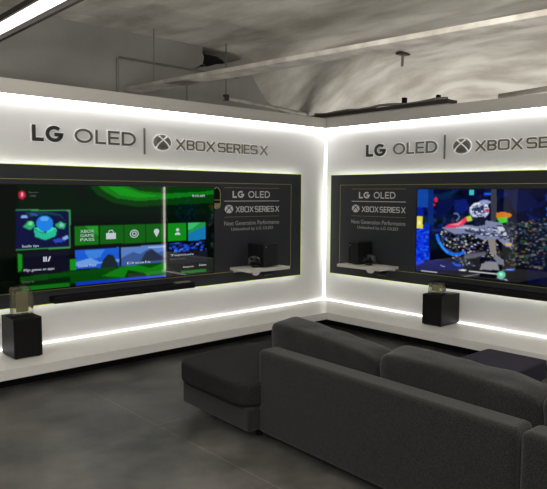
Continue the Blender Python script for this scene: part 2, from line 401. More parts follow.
# ================================================================ televisions
SHAPES_MENU=[
('p',(0,22,4),[(-4.069,1.71),(-1.892,1.753),(-1.893,1.363),(-4.078,1.402)]),
('p',(0,14,4),[(-3.695,1.395),(-1.893,1.363),(-1.893,1.285),(-3.696,1.331)]),
('p',(4,58,6),[(-3.414,1.685),(-1.892,1.687),(-1.893,1.497),(-2.559,1.48),(-2.879,1.462),(-3.145,1.503),(-3.313,1.581)]),
('p',(12,120,14),[(-3.332,1.686),(-3.055,1.691),(-2.854,1.623),(-2.558,1.6),(-2.111,1.618),(-1.892,1.642),(-1.893,1.598),(-2.559,1.542),(-2.878,1.522),(-3.112,1.552),(-3.249,1.62)]),
('p',(16,150,20),[(-3.206,1.659),(-3.055,1.661),(-2.854,1.603),(-2.595,1.573),(-2.855,1.553),(-3.078,1.582)]),
('p',(8,14,10),[(-3.554,1.664),(-3.454,1.666),(-3.416,1.533),(-3.517,1.533)]),
('p',(3,70,8),[(-4.075,0.85),(-3.089,0.877),(-2.552,0.901),(-2.554,0.731),(-3.091,0.736),(-4.077,0.761)]),
('p',(2,30,5),[(-4.076,0.805),(-3.61,0.811),(-3.612,0.744),(-4.077,0.743)]),
('p',(10,125,14),[(-3.285,0.793),(-3.089,0.862),(-2.909,0.879),(-2.746,0.831),(-2.552,0.88),(-2.553,0.763),(-2.979,0.747)]),
('p',(3,50,6),[(-3.001,0.83),(-2.806,0.783),(-2.748,0.716),(-3.047,0.742)]),
('p',(12,110,18),[(-4.068,0.76),(-3.612,0.759),(-3.612,0.725),(-4.069,0.719)]),
('p',(20,50,190),[(-3.552,0.753),(-2.553,0.747),(-2.554,0.72),(-3.553,0.72)]),
('p',(60,90,210),[(-3.091,0.746),(-2.554,0.742),(-2.554,0.731),(-3.091,0.736)]),
('p',(20,140,25),[(-3.607,0.976),(-3.548,0.977),(-3.55,0.872),(-3.609,0.872)]),
('p',(20,140,25),[(-4.087,1.057),(-4.052,1.055),(-4.056,0.903),(-4.091,0.896)]),
('p',(60,150,80),[(-4.094,1.451),(-3.595,1.44),(-3.6,1.084),(-4.103,1.089)]),
('p',(7,10,62),[(-4.094,1.442),(-3.605,1.431),(-3.609,1.094),(-4.103,1.1)]),
('p',(8,60,70),[(-4.015,1.428),(-3.835,1.43),(-3.695,1.405),(-3.639,1.329),(-3.695,1.386),(-3.835,1.407),(-3.972,1.382)]),
('p',(35,190,150),[(-3.939,1.274),(-3.849,1.225),(-3.726,1.267),(-3.742,1.203),(-3.841,1.17),(-3.932,1.206)]),
('p',(60,225,180),[(-3.939,1.283),(-3.902,1.291),(-3.839,1.252),(-3.773,1.287),(-3.726,1.271),(-3.84,1.225)]),
('p',(20,80,90),[(-3.867,1.253),(-3.811,1.251),(-3.84,1.225)]),
('p',(24,130,232),[(-3.762,1.319),(-3.767,1.294),(-3.781,1.272),(-3.803,1.256),(-3.828,1.248),(-3.855,1.249),(-3.88,1.259),(-3.9,1.276),(-3.913,1.298),(-3.917,1.323),(-3.912,1.347),(-3.898,1.369),(-3.877,1.384),(-3.852,1.393),(-3.825,1.392),(-3.8,1.383),(-3.779,1.366),(-3.766,1.344)]),
('p',(90,170,250),[(-3.799,1.361),(-3.802,1.354),(-3.809,1.348),(-3.821,1.344),(-3.834,1.342),(-3.849,1.342),(-3.862,1.345),(-3.873,1.35),(-3.88,1.356),(-3.882,1.363),(-3.88,1.369),(-3.872,1.375),(-3.861,1.379),(-3.848,1.382),(-3.833,1.381),(-3.82,1.379),(-3.809,1.374),(-3.802,1.368)]),
('p',(40,170,110),[(-4.037,1.295),(-3.991,1.347),(-3.946,1.346),(-3.929,1.301),(-3.975,1.266)]),
('p',(120,230,150),[(-3.949,1.324),(-3.951,1.318),(-3.954,1.312),(-3.96,1.308),(-3.966,1.306),(-3.973,1.307),(-3.979,1.309),(-3.985,1.313),(-3.988,1.319),(-3.989,1.325),(-3.987,1.331),(-3.984,1.336),(-3.979,1.34),(-3.972,1.342),(-3.965,1.342),(-3.959,1.339),(-3.954,1.335),(-3.95,1.33)]),
('p',(40,170,110),[(-3.744,1.304),(-3.696,1.335),(-3.639,1.311),(-3.659,1.265),(-3.717,1.276)]),
('p',(120,210,190),[(-3.661,1.302),(-3.663,1.296),(-3.667,1.29),(-3.672,1.286),(-3.679,1.284),(-3.687,1.284),(-3.693,1.287),(-3.699,1.291),(-3.702,1.297),(-3.704,1.303),(-3.702,1.309),(-3.698,1.315),(-3.693,1.319),(-3.686,1.321),(-3.678,1.321),(-3.672,1.318),(-3.666,1.314),(-3.663,1.308)]),
('p',(130,180,240),[(-4.052,1.393),(-4.007,1.401),(-3.99,1.378),(-4.052,1.375)]),
('p',(130,180,240),[(-3.68,1.182),(-3.631,1.208),(-3.613,1.179),(-3.661,1.162)]),
('p',(40,70,190),[(-3.776,1.167),(-3.699,1.182),(-3.642,1.152),(-3.739,1.138)]),
('p',(40,90,190),[(-3.971,1.418),(-3.918,1.408),(-3.9,1.39),(-3.963,1.4)]),
('p',(8,9,30),[(-4.042,1.068),(-3.615,1.071),(-3.619,0.863),(-4.048,0.866)]),
('p',(13,112,16),[(-3.554,1.282),(-3.312,1.282),(-3.315,1.104),(-3.558,1.106)]),
('p',(8,96,12),[(-3.298,1.282),(-3.045,1.282),(-3.048,1.101),(-3.301,1.104)]),
('p',(8,96,12),[(-3.037,1.282),(-2.795,1.282),(-2.798,1.099),(-3.039,1.101)]),
('p',(8,96,12),[(-2.786,1.282),(-2.551,1.282),(-2.553,1.096),(-2.788,1.099)]),
('p',(16,140,20),[(-2.527,1.282),(-2.293,1.282),(-2.294,1.094),(-2.528,1.096)]),
('p',(28,150,32),[(-3.452,1.282),(-3.312,1.282),(-3.314,1.185)]),
('p',(30,150,70),[(-2.271,1.284),(-2.037,1.284),(-2.037,1.095),(-2.272,1.091)]),
('p',(20,120,180),[(-2.271,1.165),(-2.166,1.204),(-2.037,1.244),(-2.037,1.095),(-2.272,1.091)]),
('p',(60,190,110),[(-2.271,1.284),(-2.112,1.284),(-2.219,1.217),(-2.271,1.208)]),
('p',(26,92,215),[(-3.553,1.058),(-3.097,1.064),(-3.1,0.87),(-3.55,0.882)]),
('p',(60,130,225),[(-3.466,1.048),(-3.248,1.055),(-3.302,0.98),(-3.407,0.958)]),
('p',(110,160,225),[(-3.548,0.948),(-3.406,0.977),(-3.303,0.931),(-3.099,0.947),(-3.099,0.917),(-3.549,0.91)]),
('p',(25,40,45),[(-3.304,0.873),(-3.271,0.949),(-3.217,1.004),(-3.164,0.991),(-3.121,0.919),(-3.1,0.867)]),
('p',(90,130,200),[(-3.075,1.061),(-2.553,1.067),(-2.555,0.884),(-3.078,0.872)]),
('p',(60,90,150),[(-3.077,0.956),(-2.942,1.008),(-2.862,0.983),(-2.744,1.038),(-2.649,0.981),(-2.554,1.007),(-2.555,0.884),(-3.078,0.872)]),
('p',(40,50,70),[(-2.792,0.999),(-2.72,1.027),(-2.625,0.958),(-2.554,0.922),(-2.555,0.901),(-2.863,0.901)]),
('p',(160,185,225),[(-2.768,1.055),(-2.563,1.055),(-2.563,1.034),(-2.768,1.034)]),
('c',[(20,40,140),(30,80,200),(8,12,50),(70,120,230)],0.022,0.55,[(-2.513,1.073),(-2.032,1.072),(-2.032,0.967),(-2.514,0.962)]),
('p',(22,24,34),[(-2.514,0.978),(-2.018,0.977),(-2.019,0.843),(-2.515,0.856)]),
('p',(16,120,24),[(-2.364,0.771),(-2.033,0.766),(-2.033,0.738),(-2.364,0.742)]),
('p',(200,25,60),[(-4.006,1.579),(-4.009,1.566),(-4.014,1.556),(-4.023,1.548),(-4.033,1.544),(-4.044,1.544),(-4.055,1.548),(-4.063,1.556),(-4.068,1.566),(-4.069,1.578),(-4.067,1.59),(-4.062,1.601),(-4.053,1.609),(-4.043,1.613),(-4.032,1.613),(-4.021,1.609),(-4.013,1.601),(-4.008,1.591)]),
('p',(240,180,190),[(-4.029,1.583),(-4.03,1.577),(-4.031,1.572),(-4.034,1.568),(-4.037,1.566),(-4.04,1.566),(-4.043,1.568),(-4.045,1.572),(-4.046,1.577),(-4.047,1.583),(-4.046,1.589),(-4.044,1.594),(-4.042,1.598),(-4.039,1.6),(-4.036,1.6),(-4.033,1.598),(-4.031,1.594),(-4.029,1.589)])]
SHAPES_GAME=[
('p',(4,8,44),[(1.483,1.695),(3.596,1.685),(3.637,0.815),(1.516,0.58)]),
('c',[(4,10,56),(6,14,72),(2,4,24),(8,26,96)],0.045,0.5,[(1.515,1.669),(3.597,1.665),(3.615,1.282),(1.529,1.18)]),
('p',(18,70,165),[(1.524,1.664),(1.665,1.664),(1.671,1.466),(1.53,1.464)]),
('p',(10,40,120),[(1.665,1.664),(1.738,1.663),(1.751,1.267),(1.677,1.264)]),
('p',(6,30,150),[(1.521,1.464),(1.611,1.465),(1.615,1.351),(1.524,1.348)]),
('p',(12,52,235),[(1.515,1.226),(1.625,1.231),(1.637,0.813),(1.528,0.803)]),
('p',(8,36,170),[(1.623,1.274),(1.695,1.277),(1.706,0.896),(1.635,0.89)]),
('c',[(10,70,240),(6,34,180),(24,90,240)],0.02,0.5,[(1.522,1.218),(1.696,1.226),(1.708,0.857),(1.533,0.843)]),
('p',(235,222,60),[(1.524,1.355),(1.603,1.358),(1.607,1.225),(1.528,1.221)]),
('p',(250,245,190),[(1.544,1.305),(1.58,1.306),(1.581,1.265),(1.545,1.263)]),
('p',(60,200,205),[(2.18,1.658),(2.232,1.658),(2.234,1.606),(2.181,1.606)]),
('p',(30,90,220),[(2.352,1.63),(2.443,1.63),(2.444,1.607),(2.353,1.606)]),
('p',(12,28,110),[(1.983,1.546),(2.146,1.562),(2.181,1.476),(2.124,1.403),(2.015,1.424)]),
('p',(6,16,70),[(1.783,1.619),(1.952,1.644),(2.012,1.522),(1.879,1.322),(1.79,1.394)]),
('p',(7,16,66),[(2.599,1.644),(2.81,1.655),(2.907,1.49),(2.703,1.419)]),
('p',(210,40,60),[(1.794,1.549),(1.793,1.538),(1.789,1.529),(1.783,1.523),(1.776,1.519),(1.768,1.519),(1.76,1.522),(1.754,1.529),(1.749,1.538),(1.748,1.548),(1.749,1.559),(1.753,1.568),(1.759,1.574),(1.766,1.578),(1.774,1.578),(1.782,1.575),(1.788,1.568),(1.792,1.559)]),
('p',(190,30,60),[(1.77,1.493),(1.769,1.489),(1.766,1.485),(1.761,1.482),(1.756,1.481),(1.75,1.481),(1.744,1.482),(1.739,1.485),(1.736,1.489),(1.735,1.493),(1.736,1.497),(1.739,1.501),(1.743,1.504),(1.749,1.505),(1.755,1.506),(1.761,1.504),(1.765,1.501),(1.769,1.498)]),
('p',(2,3,12),[(1.717,0.935),(1.883,1.197),(2.289,1.241),(2.828,1.199),(2.847,0.727),(1.722,0.756)]),
('p',(8,18,92),[(1.525,0.795),(1.806,0.891),(2.143,0.865),(2.146,0.791),(1.527,0.743)]),
('c',[(120,120,128),(24,50,150),(90,70,50),(8,8,12),(10,12,20),(190,190,198),(44,52,70),(6,8,24),(60,64,84)],0.0125,0.62,[(1.825,1.207),(2.13,1.246),(2.418,1.2),(2.548,1.067),(2.555,0.87),(2.144,0.833),(1.947,0.952),(1.857,1.096)]),
('c',[(24,70,60),(90,70,40),(8,10,24),(8,8,14),(60,74,74),(14,30,76),(110,110,112),(10,14,40)],0.0135,0.6,[(2.611,1.325),(3.044,1.385),(3.065,0.883),(2.603,0.898),(2.645,1.074)]),
('c',[(30,80,200),(20,40,120),(4,8,40),(70,110,190)],0.03,0.4,[(2.99,1.623),(3.599,1.625),(3.633,0.896),(3.065,0.883)]),
('p',(22,112,235),[(1.774,1.162),(1.806,1.081),(1.86,1.011),(1.922,0.962),(2.0,0.938),(2.09,0.948),(2.155,0.983),(2.138,1.01),(2.081,0.978),(2.006,0.97),(1.942,0.99),(1.888,1.033),(1.84,1.097),(1.809,1.173)]),
('p',(80,160,250),[(1.824,1.079),(1.876,1.014),(1.937,0.97),(1.944,0.978),(1.884,1.021),(1.834,1.085)]),
('p',(20,90,220),[(1.994,0.861),(2.044,0.832),(2.102,0.832),(2.104,0.851),(2.052,0.851),(2.007,0.878)]),
('p',(215,125,30),[(2.659,1.402),(2.653,1.39),(2.636,1.38),(2.609,1.372),(2.576,1.367),(2.541,1.366),(2.507,1.369),(2.479,1.375),(2.461,1.385),(2.454,1.396),(2.46,1.407),(2.478,1.417),(2.505,1.425),(2.538,1.43),(2.574,1.431),(2.607,1.428),(2.634,1.421),(2.652,1.412)]),
('p',(70,210,60),[(2.5,1.367),(2.609,1.379),(2.62,1.334),(2.538,1.317)]),
('p',(190,215,50),[(2.142,1.367),(2.205,1.386),(2.223,1.334),(2.17,1.322)]),
('p',(60,62,70),[(2.424,1.667),(2.431,1.482),(2.432,1.319),(2.496,1.319),(2.495,1.482),(2.488,1.667)]),  # grey upright streak: reflection on the glass, painted into the picture
('p',(128,136,172),[(1.853,1.241),(1.979,1.246),(2.129,1.282),(2.288,1.277),(2.388,1.34),(2.538,1.322),(2.638,1.257),(2.685,1.145),(2.664,1.075),(2.608,1.081),(2.52,1.154),(2.37,1.131),(2.212,1.189),(1.995,1.188)]),
('p',(60,66,98),[(2.13,1.248),(2.366,1.23),(2.518,1.205),(2.544,1.179),(2.369,1.174),(2.158,1.211)]),
('p',(190,196,215),[(1.993,1.242),(2.156,1.269),(2.366,1.24),(2.362,1.225),(2.13,1.243)]),
('p',(205,210,222),[(2.503,1.286),(2.564,1.288),(2.615,1.233),(2.642,1.161),(2.592,1.186),(2.529,1.233)]),
('p',(40,44,64),[(2.564,1.3),(2.6,1.301),(2.663,1.213),(2.679,1.111),(2.642,1.161)]),
('c',[(40,44,64),(20,24,40),(190,196,220),(80,86,120)],0.016,0.34,[(2.021,1.243),(2.365,1.263),(2.539,1.31),(2.638,1.246),(2.672,1.11),(2.52,1.163),(2.37,1.145),(2.158,1.206)]),
('p',(228,62,96),[(1.881,1.242),(1.942,1.284),(2.046,1.303),(2.152,1.372),(2.165,1.327),(2.107,1.276),(1.993,1.242)]),
('p',(255,130,150),[(1.951,1.275),(2.06,1.304),(2.127,1.335),(2.061,1.274)]),
('p',(96,120,175),[(2.002,1.392),(2.045,1.394),(2.064,1.366),(2.026,1.327),(2.038,1.317),(2.08,1.364),(2.053,1.407),(2.002,1.407)]),
('p',(176,184,222),[(2.414,1.444),(2.409,1.415),(2.39,1.389),(2.361,1.369),(2.325,1.358),(2.286,1.356),(2.248,1.365),(2.216,1.383),(2.195,1.409),(2.187,1.438),(2.193,1.468),(2.213,1.494),(2.243,1.514),(2.28,1.524),(2.319,1.525),(2.356,1.515),(2.387,1.497),(2.407,1.472)]),
('p',(40,50,90),[(2.203,1.458),(2.28,1.483),(2.358,1.456),(2.34,1.409),(2.257,1.406),(2.217,1.424)]),
('p',(225,230,245),[(2.208,1.45),(2.247,1.496),(2.316,1.51),(2.39,1.481),(2.4,1.503),(2.319,1.533),(2.234,1.516),(2.187,1.465)]),
('p',(150,160,210),[(2.429,1.532),(2.425,1.525),(2.414,1.519),(2.397,1.514),(2.375,1.511),(2.352,1.511),(2.331,1.513),(2.313,1.517),(2.301,1.523),(2.297,1.531),(2.3,1.538),(2.312,1.544),(2.329,1.549),(2.351,1.552),(2.374,1.552),(2.395,1.55),(2.413,1.546),(2.425,1.54)]),
('c',[(60,66,110),(230,235,250),(30,34,70)],0.013,0.4,[(2.404,1.443),(2.399,1.418),(2.382,1.394),(2.356,1.377),(2.323,1.367),(2.287,1.366),(2.253,1.374),(2.224,1.39),(2.205,1.412),(2.198,1.438),(2.203,1.465),(2.221,1.488),(2.248,1.505),(2.282,1.515),(2.318,1.516),(2.351,1.507),(2.379,1.491),(2.397,1.469)]),
('p',(210,50,80),[(2.412,1.446),(2.411,1.439),(2.407,1.434),(2.401,1.429),(2.394,1.427),(2.386,1.427),(2.378,1.429),(2.372,1.433),(2.368,1.438),(2.366,1.445),(2.367,1.451),(2.371,1.457),(2.377,1.461),(2.385,1.464),(2.392,1.464),(2.4,1.462),(2.406,1.458),(2.41,1.452)]),
('p',(20,24,46),[(2.232,1.37),(2.361,1.386),(2.377,1.292),(2.288,1.274),(2.247,1.311)]),
('p',(140,132,128),[(2.407,1.157),(2.49,1.152),(2.511,0.995),(2.452,0.976),(2.429,1.059)]),
('p',(140,138,146),[(2.348,0.882),(2.429,0.913),(2.524,0.912),(2.547,0.834),(2.33,0.819)]),
('p',(90,92,104),[(2.139,0.967),(2.374,1.013),(2.401,0.987),(2.247,0.932),(2.141,0.913)]),
('p',(120,124,140),[(2.501,0.994),(2.589,0.941),(2.599,0.886),(2.535,0.899),(2.483,0.958)]),
('p',(8,9,20),[(2.141,0.913),(2.376,0.961),(2.453,0.939),(2.348,0.892),(2.302,0.878)]),
('p',(60,110,235),[(2.716,0.853),(2.713,0.849),(2.705,0.846),(2.692,0.842),(2.677,0.84),(2.66,0.838),(2.644,0.838),(2.631,0.839),(2.623,0.841),(2.62,0.844),(2.623,0.847),(2.631,0.851),(2.644,0.854),(2.659,0.856),(2.676,0.858),(2.692,0.858),(2.704,0.857),(2.713,0.855)]),
('p',(225,185,70),[(2.605,1.117),(2.667,1.121),(2.668,1.098),(2.605,1.094)]),
('p',(235,240,245),[(2.204,0.795),(2.521,0.794),(2.521,0.785),(2.205,0.785)]),
('p',(235,240,245),[(2.083,0.795),(2.172,0.804),(2.172,0.792),(2.083,0.783)]),
('p',(160,165,185),[(2.523,0.757),(2.643,0.744),(2.643,0.735),(2.523,0.748)]),
('p',(96,205,170),[(2.617,0.792),(2.615,0.779),(2.607,0.767),(2.595,0.758),(2.58,0.752),(2.564,0.75),(2.549,0.753),(2.536,0.76),(2.527,0.77),(2.524,0.783),(2.526,0.796),(2.534,0.808),(2.546,0.818),(2.561,0.823),(2.577,0.825),(2.593,0.822),(2.605,0.815),(2.614,0.805)]),
('p',(190,240,215),[(2.585,0.794),(2.584,0.788),(2.581,0.783),(2.576,0.779),(2.57,0.776),(2.563,0.775),(2.556,0.777),(2.551,0.78),(2.547,0.784),(2.546,0.79),(2.547,0.795),(2.55,0.801),(2.555,0.805),(2.562,0.807),(2.568,0.808),(2.575,0.807),(2.58,0.804),(2.584,0.799)]),
('p',(210,215,225),[(1.53,0.738),(1.811,0.739),(1.811,0.734),(1.53,0.733)]),
('p',(170,178,200),[(1.852,0.822),(1.909,0.819),(1.909,0.812),(1.852,0.814)])]

def inside(P, X, Z):
    r = np.zeros(X.shape, bool); n = len(P)
    for i in range(n):
        x0,z0 = P[i]; x1,z1 = P[(i+1)%n]
        if z0 == z1: continue
        c = ((z0 > Z) != (z1 > Z)) & (X < (x1-x0)*(Z-z0)/(z1-z0)+x0); r ^= c
    return r
def screen_mesh(x0, x1, z0, z1, shapes, cell, bg, y):
    nx = int((x1-x0)/cell); nz = int((z1-z0)/cell)
    xs = x0+(np.arange(nx)+.5)*(x1-x0)/nx; zs = z0+(np.arange(nz)+.5)*(z1-z0)/nz
    X, Z = np.meshgrid(xs, zs); img = np.zeros(X.shape+(3,)); img[:] = lin(bg); rg = np.random.RandomState(3)
    for s in shapes:
        P = s[-1]
        k = inside(P, X, Z)
        if s[0] == 'p': img[k] = lin(s[1])
        else:
            pal, cs, dens = s[1], s[2], s[3]; ax = min(p[0] for p in P); az = min(p[1] for p in P)
            gi = ((X-ax)/cs/1.7+.35*np.sin(Z*40)).astype(int); gj = ((Z-az)/cs+.4*np.sin(X*33)).astype(int)
            tab = rg.randint(0, len(pal), (700,700)); dn = rg.rand(700,700)
            q = tab[gi%700,gj%700]; keep = k & (dn[gi%700,gj%700] < dens)
            img[keep] = np.array([lin(c) for c in pal])[q[keep]]
    g = np.pad(img, ((1,1),(1,1),(0,0)), 'edge'); img = .4*img+.15*(g[:-2,1:-1]+g[2:,1:-1]+g[1:-1,:-2]+g[1:-1,2:])
    vx = x0+np.arange(nx+1)*(x1-x0)/nx; vz = z0+np.arange(nz+1)*(z1-z0)/nz
    VX, VZ = np.meshgrid(vx, vz); co = np.stack([VX.ravel(), np.full(VX.size,y), VZ.ravel()],1)
    i, j = np.meshgrid(np.arange(nx), np.arange(nz)); a = (j*(nx+1)+i).ravel()
    F = np.stack([a, a+1, a+nx+2, a+nx+1],1)
    me = bpy.data.meshes.new('screen'); me.from_pydata(co.tolist(), [], F.tolist())
    at_ = me.color_attributes.new('picture', 'FLOAT_COLOR', 'CORNER')
    c = np.ones((F.shape[0],4,4), np.float32); c[:,:,:3] = img.reshape(-1,1,3)
    at_.data.foreach_set('color', c.ravel())
    return me
def television(side, x0, x1, z0, z1, shapes, bg, label):
    t = thing('television', label, 'television', at(side, (x0+x1)/2, 0, z0), RZ[side])
    dx, dz = -(x0+x1)/2, -z0
    bm = bmesh.new(); ring(bm, x0-.008+dx, x1+.008+dx, -.012, z1-z0+.008, .0085, -.1035, -.085); obj('bezel', bm, M['bezel'], t)
    obj('back_case', bx(x0-.004+dx,x1+.004+dx,-.0965,-.0622,-.008,z1-z0+.004), M['matte'], t)
    me = screen_mesh(x0, x1, z0, z1, shapes, .0075, bg, -.1)
    for v in me.vertices: v.co.x += dx; v.co.z += dz
    sc_ = obj('screen', me, M['screen'], t)
    return t, sc_, dx, dz
tv, scr, dx, dz = television('L', -4.262, -1.925, .722, 1.668, SHAPES_MENU, (0,6,1), 'big television with green menu tiles on its screen, left wall')
def stxt(s, x0, x1, z0, z1, m='glyph', nm='screen_text'):
    obj(nm, text_mesh(s, x0+dx, x1+dx, z0+dz, z1+dz, -.1012, .0008), M[m], scr)
stxt('Snelle tips', -4.05, -3.90, 1.104, 1.134); stxt('Mijn games en apps', -4.04, -3.76, .886, .918)
stxt('Store', -4.058, -3.95, .79, .815, 'glyphdim'); stxt('9:10 AM', -2.215, -2.05, 1.562, 1.59)
stxt('XBOX', -3.50, -3.36, 1.222, 1.25); stxt('GAME', -3.50, -3.36, 1.182, 1.21); stxt('PASS', -3.50, -3.36, 1.142, 1.17)
stxt('Aanpassen', -2.34, -2.2, .795, .82); stxt('Zoeken', -2.13, -2.03, .805, .828)
# tile icons
def icon(bm, nm='menu_icon'): 
    bmesh.ops.translate(bm, verts=bm.verts[:], vec=(dx,0,dz)); obj(nm, bm, M['glyph'], scr)
Y0, Y1 = -.1016, -.1008
bm = bmesh.new(); box(bm, -3.235,-3.13,Y0,Y1,1.15,1.21,bev=0); ribbon(bm, [(-3.21,1.21),(-3.20,1.235),(-3.165,1.235),(-3.155,1.21)], .008, Y0, Y1); icon(bm)
bm = bmesh.new(); ribbon(bm, arc(-2.925,1.193,.045,.037,0,360,20)[:-1], .009, Y0, Y1, True); ribbon(bm, arc(-2.925,1.193,.022,.018,0,360,14)[:-1], .009, Y0, Y1, True); icon(bm)
bm = bmesh.new(); prism(bm, [(-2.665,1.148)]+arc(-2.665,1.207,.032,.028,-25,205,14), Y0, Y1); icon(bm)
bm = bmesh.new(); prism(bm, arc(-2.405,1.215,.02,.018,0,360,12)[:-1], Y0, Y1); prism(bm, [(-2.44,1.16),(-2.37,1.16),(-2.375,1.178),(-2.405,1.19),(-2.435,1.178)], Y0, Y1); icon(bm)
bm = bmesh.new()
for q in range(3): prism(bm, [(-3.862+q*.02,.972),(-3.848+q*.02,.972),(-3.848+q*.02+(.018 if q==2 else 0),1.018),(-3.862+q*.02+(.018 if q==2 else 0),1.018)], Y0, Y1)
icon(bm)
stxt('Game Pass', -3.53, -3.345, .895, .92); stxt('Deals', -3.01, -2.74, .888, .91); stxt('Toptitels', -2.50, -2.2, .93, .955); stxt('Nieuw in store', -2.50, -2.31, .895, .915, 'glyphdim')
stxt('Speler', -3.98, -3.885, 1.592, 1.61, 'glyphdim'); stxt('1050', -3.97, -3.915, 1.562, 1.58, 'glyphdim')
tv2, scr2, dx, dz = television('R', 1.527, 3.86, .727, 1.665, SHAPES_GAME, (4,8,44), 'big television showing a blue racing game with a helmeted rider, right wall')

# ================================================================ soundbars
def soundbar(side, x0, x1, label):
    t = thing('soundbar', label, 'soundbar', at(side, (x0+x1)/2, 0, .585), RZ[side]); w = (x1-x0)/2
    obj('body', bx(-w,w,-.19,-.0625,0,.062,bev=.008,seg=3), M['black'], t)
    obj('front_grille', bx(-w+.02,w-.02,-.1915,-.1895,.008,.052,bev=.0005,seg=1), M['matte'], t)
    return t
soundbar('L', -3.80, -2.24, 'long flat black soundbar under the television with the green menu')
soundbar('R', 1.78, 3.30, 'long flat black soundbar under the television with the racing game')
bm = bx(-.095,.095,-.03,.03,0,.014,bev=.006,seg=3)
tag(obj('remote_tag', bm, M['grey'], None, (-2.375,-.135,.6472), 0), 'small pale grey tag lying on the right end of the left soundbar', 'tag')

# oval info badge at the left TV's right edge
t = thing('info_badge', 'small dark oval badge with gold rim at the right edge of left television', 'badge', (-1.865,0,1.41), 0)
bm = bmesh.new(); P = arc(0,.19,.052,.07,0,180,12)+arc(0,.075,.052,.05,180,360,12)
prism(bm, P, -.075, -.0605); obj('plate', bm, M['matte'], t)
bm = bmesh.new(); ribbon(bm, [(x*.98,z) for x,z in P], .007, -.0775, -.0752, True); obj('gold_rim', bm, M['gold'], t)
obj('label_strip', bx(-.045,.045,-.0768,-.0752,.035,.085), M['goldprint'], t)
obj('label_strip', bx(-.045,.045,-.0768,-.0752,.115,.125), M['goldprint'], t)

# ================================================================ shelves with console and controller
def shelf(side, x0, x1, where):
    t = thing('wall_shelf', 'short white floating shelf on the black panel, %s wall' % where, 'shelf', at(side, (x0+x1)/2, 0, .72), RZ[side]); w = (x1-x0)/2
    obj('board', bx(-w,w,-.42,-.0625,0,.034,bev=.003,seg=1), M['shelf'], t)
    obj('wall_plate', bx(-w+.05,w-.05,-.075,-.0623,-.03,-.0005), M['shelf'], t)
shelf('L', -1.665, -1.04, 'left'); shelf('R', .60, 1.26, 'right')
def console(side, x0, x1, where):
    t = thing('game_console', 'black upright box-shaped game console on the shelf, %s wall' % where, 'game console', at(side, (x0+x1)/2, -.205, .7545), RZ[side]); w = (x1-x0)/2
    obj('case', bx(-w,w,-.14,.14,.012,.27,bev=.005,seg=2), M['console'], t)
    obj('foot_ring', disc_prism(0,0,w*.7,w*.7,0,.012) if 0 else bx(-w*.7,w*.7,-.09,.09,0,.0118,bev=.003,seg=1), M['matte'], t)
    obj('disc_slot', bx(-w+.03,-w+.034,-.1418,-.1402,.06,.2), M['matte'], t)
    obj('power_button', (lambda b_: (prism(b_, arc(-w+.035,.235,.009,.009,0,360,12)[:-1], -.1418, -.1402), b_)[1])(bmesh.new()), M['grey'], t)
    bm = bmesh.new()
    for a in range(-3,4):
        for c in range(-4,5):
            box(bm, a*w*.24-.006, a*w*.24+.006, c*.026-.006, c*.026+.006, .2702, .2716)
    obj('top_vent', bm, M['matte'], t)
console('L', -1.395, -1.165, 'left'); console('R', .71, .865, 'right')
def controller(side, x, xs, xu, where):
    t = thing('game_controller', 'black game controller propped on its white stand, %s shelf' % where, 'game controller', at(side, x, -.33, .782), RZ[side])
    bm = bmesh.new()
    P = [(-.085,.02),(-.098,-.03),(-.082,-.042),(-.06,-.012),(-.03,.0),(.03,.0),(.06,-.012),(.082,-.042),(.098,-.03),(.085,.02),(.06,.05),(.02,.056),(-.02,.056),(-.06,.05)]
    prism(bm, [(a,b_+.055) for a,b_ in P], -.028, .018)
    bmesh.ops.bevel(bm, geom=bm.edges[:], offset=.008, segments=3, affect='EDGES')
    bmesh.ops.rotate(bm, verts=bm.verts[:], cent=(0,0,0), matrix=Matrix.Rotation(-.35,3,'X'))
    body = obj('body', bm, M['ctrl'], t, smooth=True)
    R_ = Matrix.Rotation(-.35,3,'X')
    for sx, sz in ((-.05,.08),(.028,.062)):
        bm = bmesh.new(); prism(bm, arc(sx,sz,.014,.014,0,360,12)[:-1], -.044, -.028)
        bmesh.ops.rotate(bm, verts=bm.verts[:], cent=(0,0,0), matrix=R_); obj('thumb_stick', bm, M['matte'], body)
    for a, b_ in ((.05,.088),(.063,.078),(.037,.078),(.05,.068)):
        bm = bmesh.new(); prism(bm, arc(a,b_,.005,.005,0,360,8)[:-1], -.033, -.0285)
        bmesh.ops.rotate(bm, verts=bm.verts[:], cent=(0,0,0), matrix=R_); obj('button', bm, M['grey'], body)
    s = thing('controller_stand', 'rounded white stand with drooping lip under the controller, %s shelf' % where, 'stand', at(side, xs, -.34, .7545), RZ[side])
    obj('base', bx(-.07,.07,-.088,.05,0,.0122,bev=.004,seg=2), M['shelf'], s)
    bm = bmesh.new(); prism(bm, [(-.055,.012)]+arc(0,-.032,.055,.035,180,360,12)+[(.055,.012)], -.094, -.0885); obj('lip', bm, M['shelf'], s)
    obj('cradle', bx(-.03+x-xs,.03+x-xs,-.03,.03,.0125,.035,bev=.004,seg=2), M['ctrl'], s)
    u = thing('cable_holder', 'small black cable holder under the %s shelf' % where, 'cable holder', at(side, xu, -.28, .7195), RZ[side])
    obj('bracket', bx(-.05,.05,-.03,.03,-.03,0,bev=.005,seg=2), M['matte'], u)
    bm = bmesh.new(); tube(bm, [(-.06,-.02,-.045),(.07,-.02,-.045)], .018, 10); obj('roller', bm, M['ctrl'], u)
controller('L', -1.52, -1.585, -1.30, 'left'); controller('R', 1.03, 1.13, 1.20, 'right')

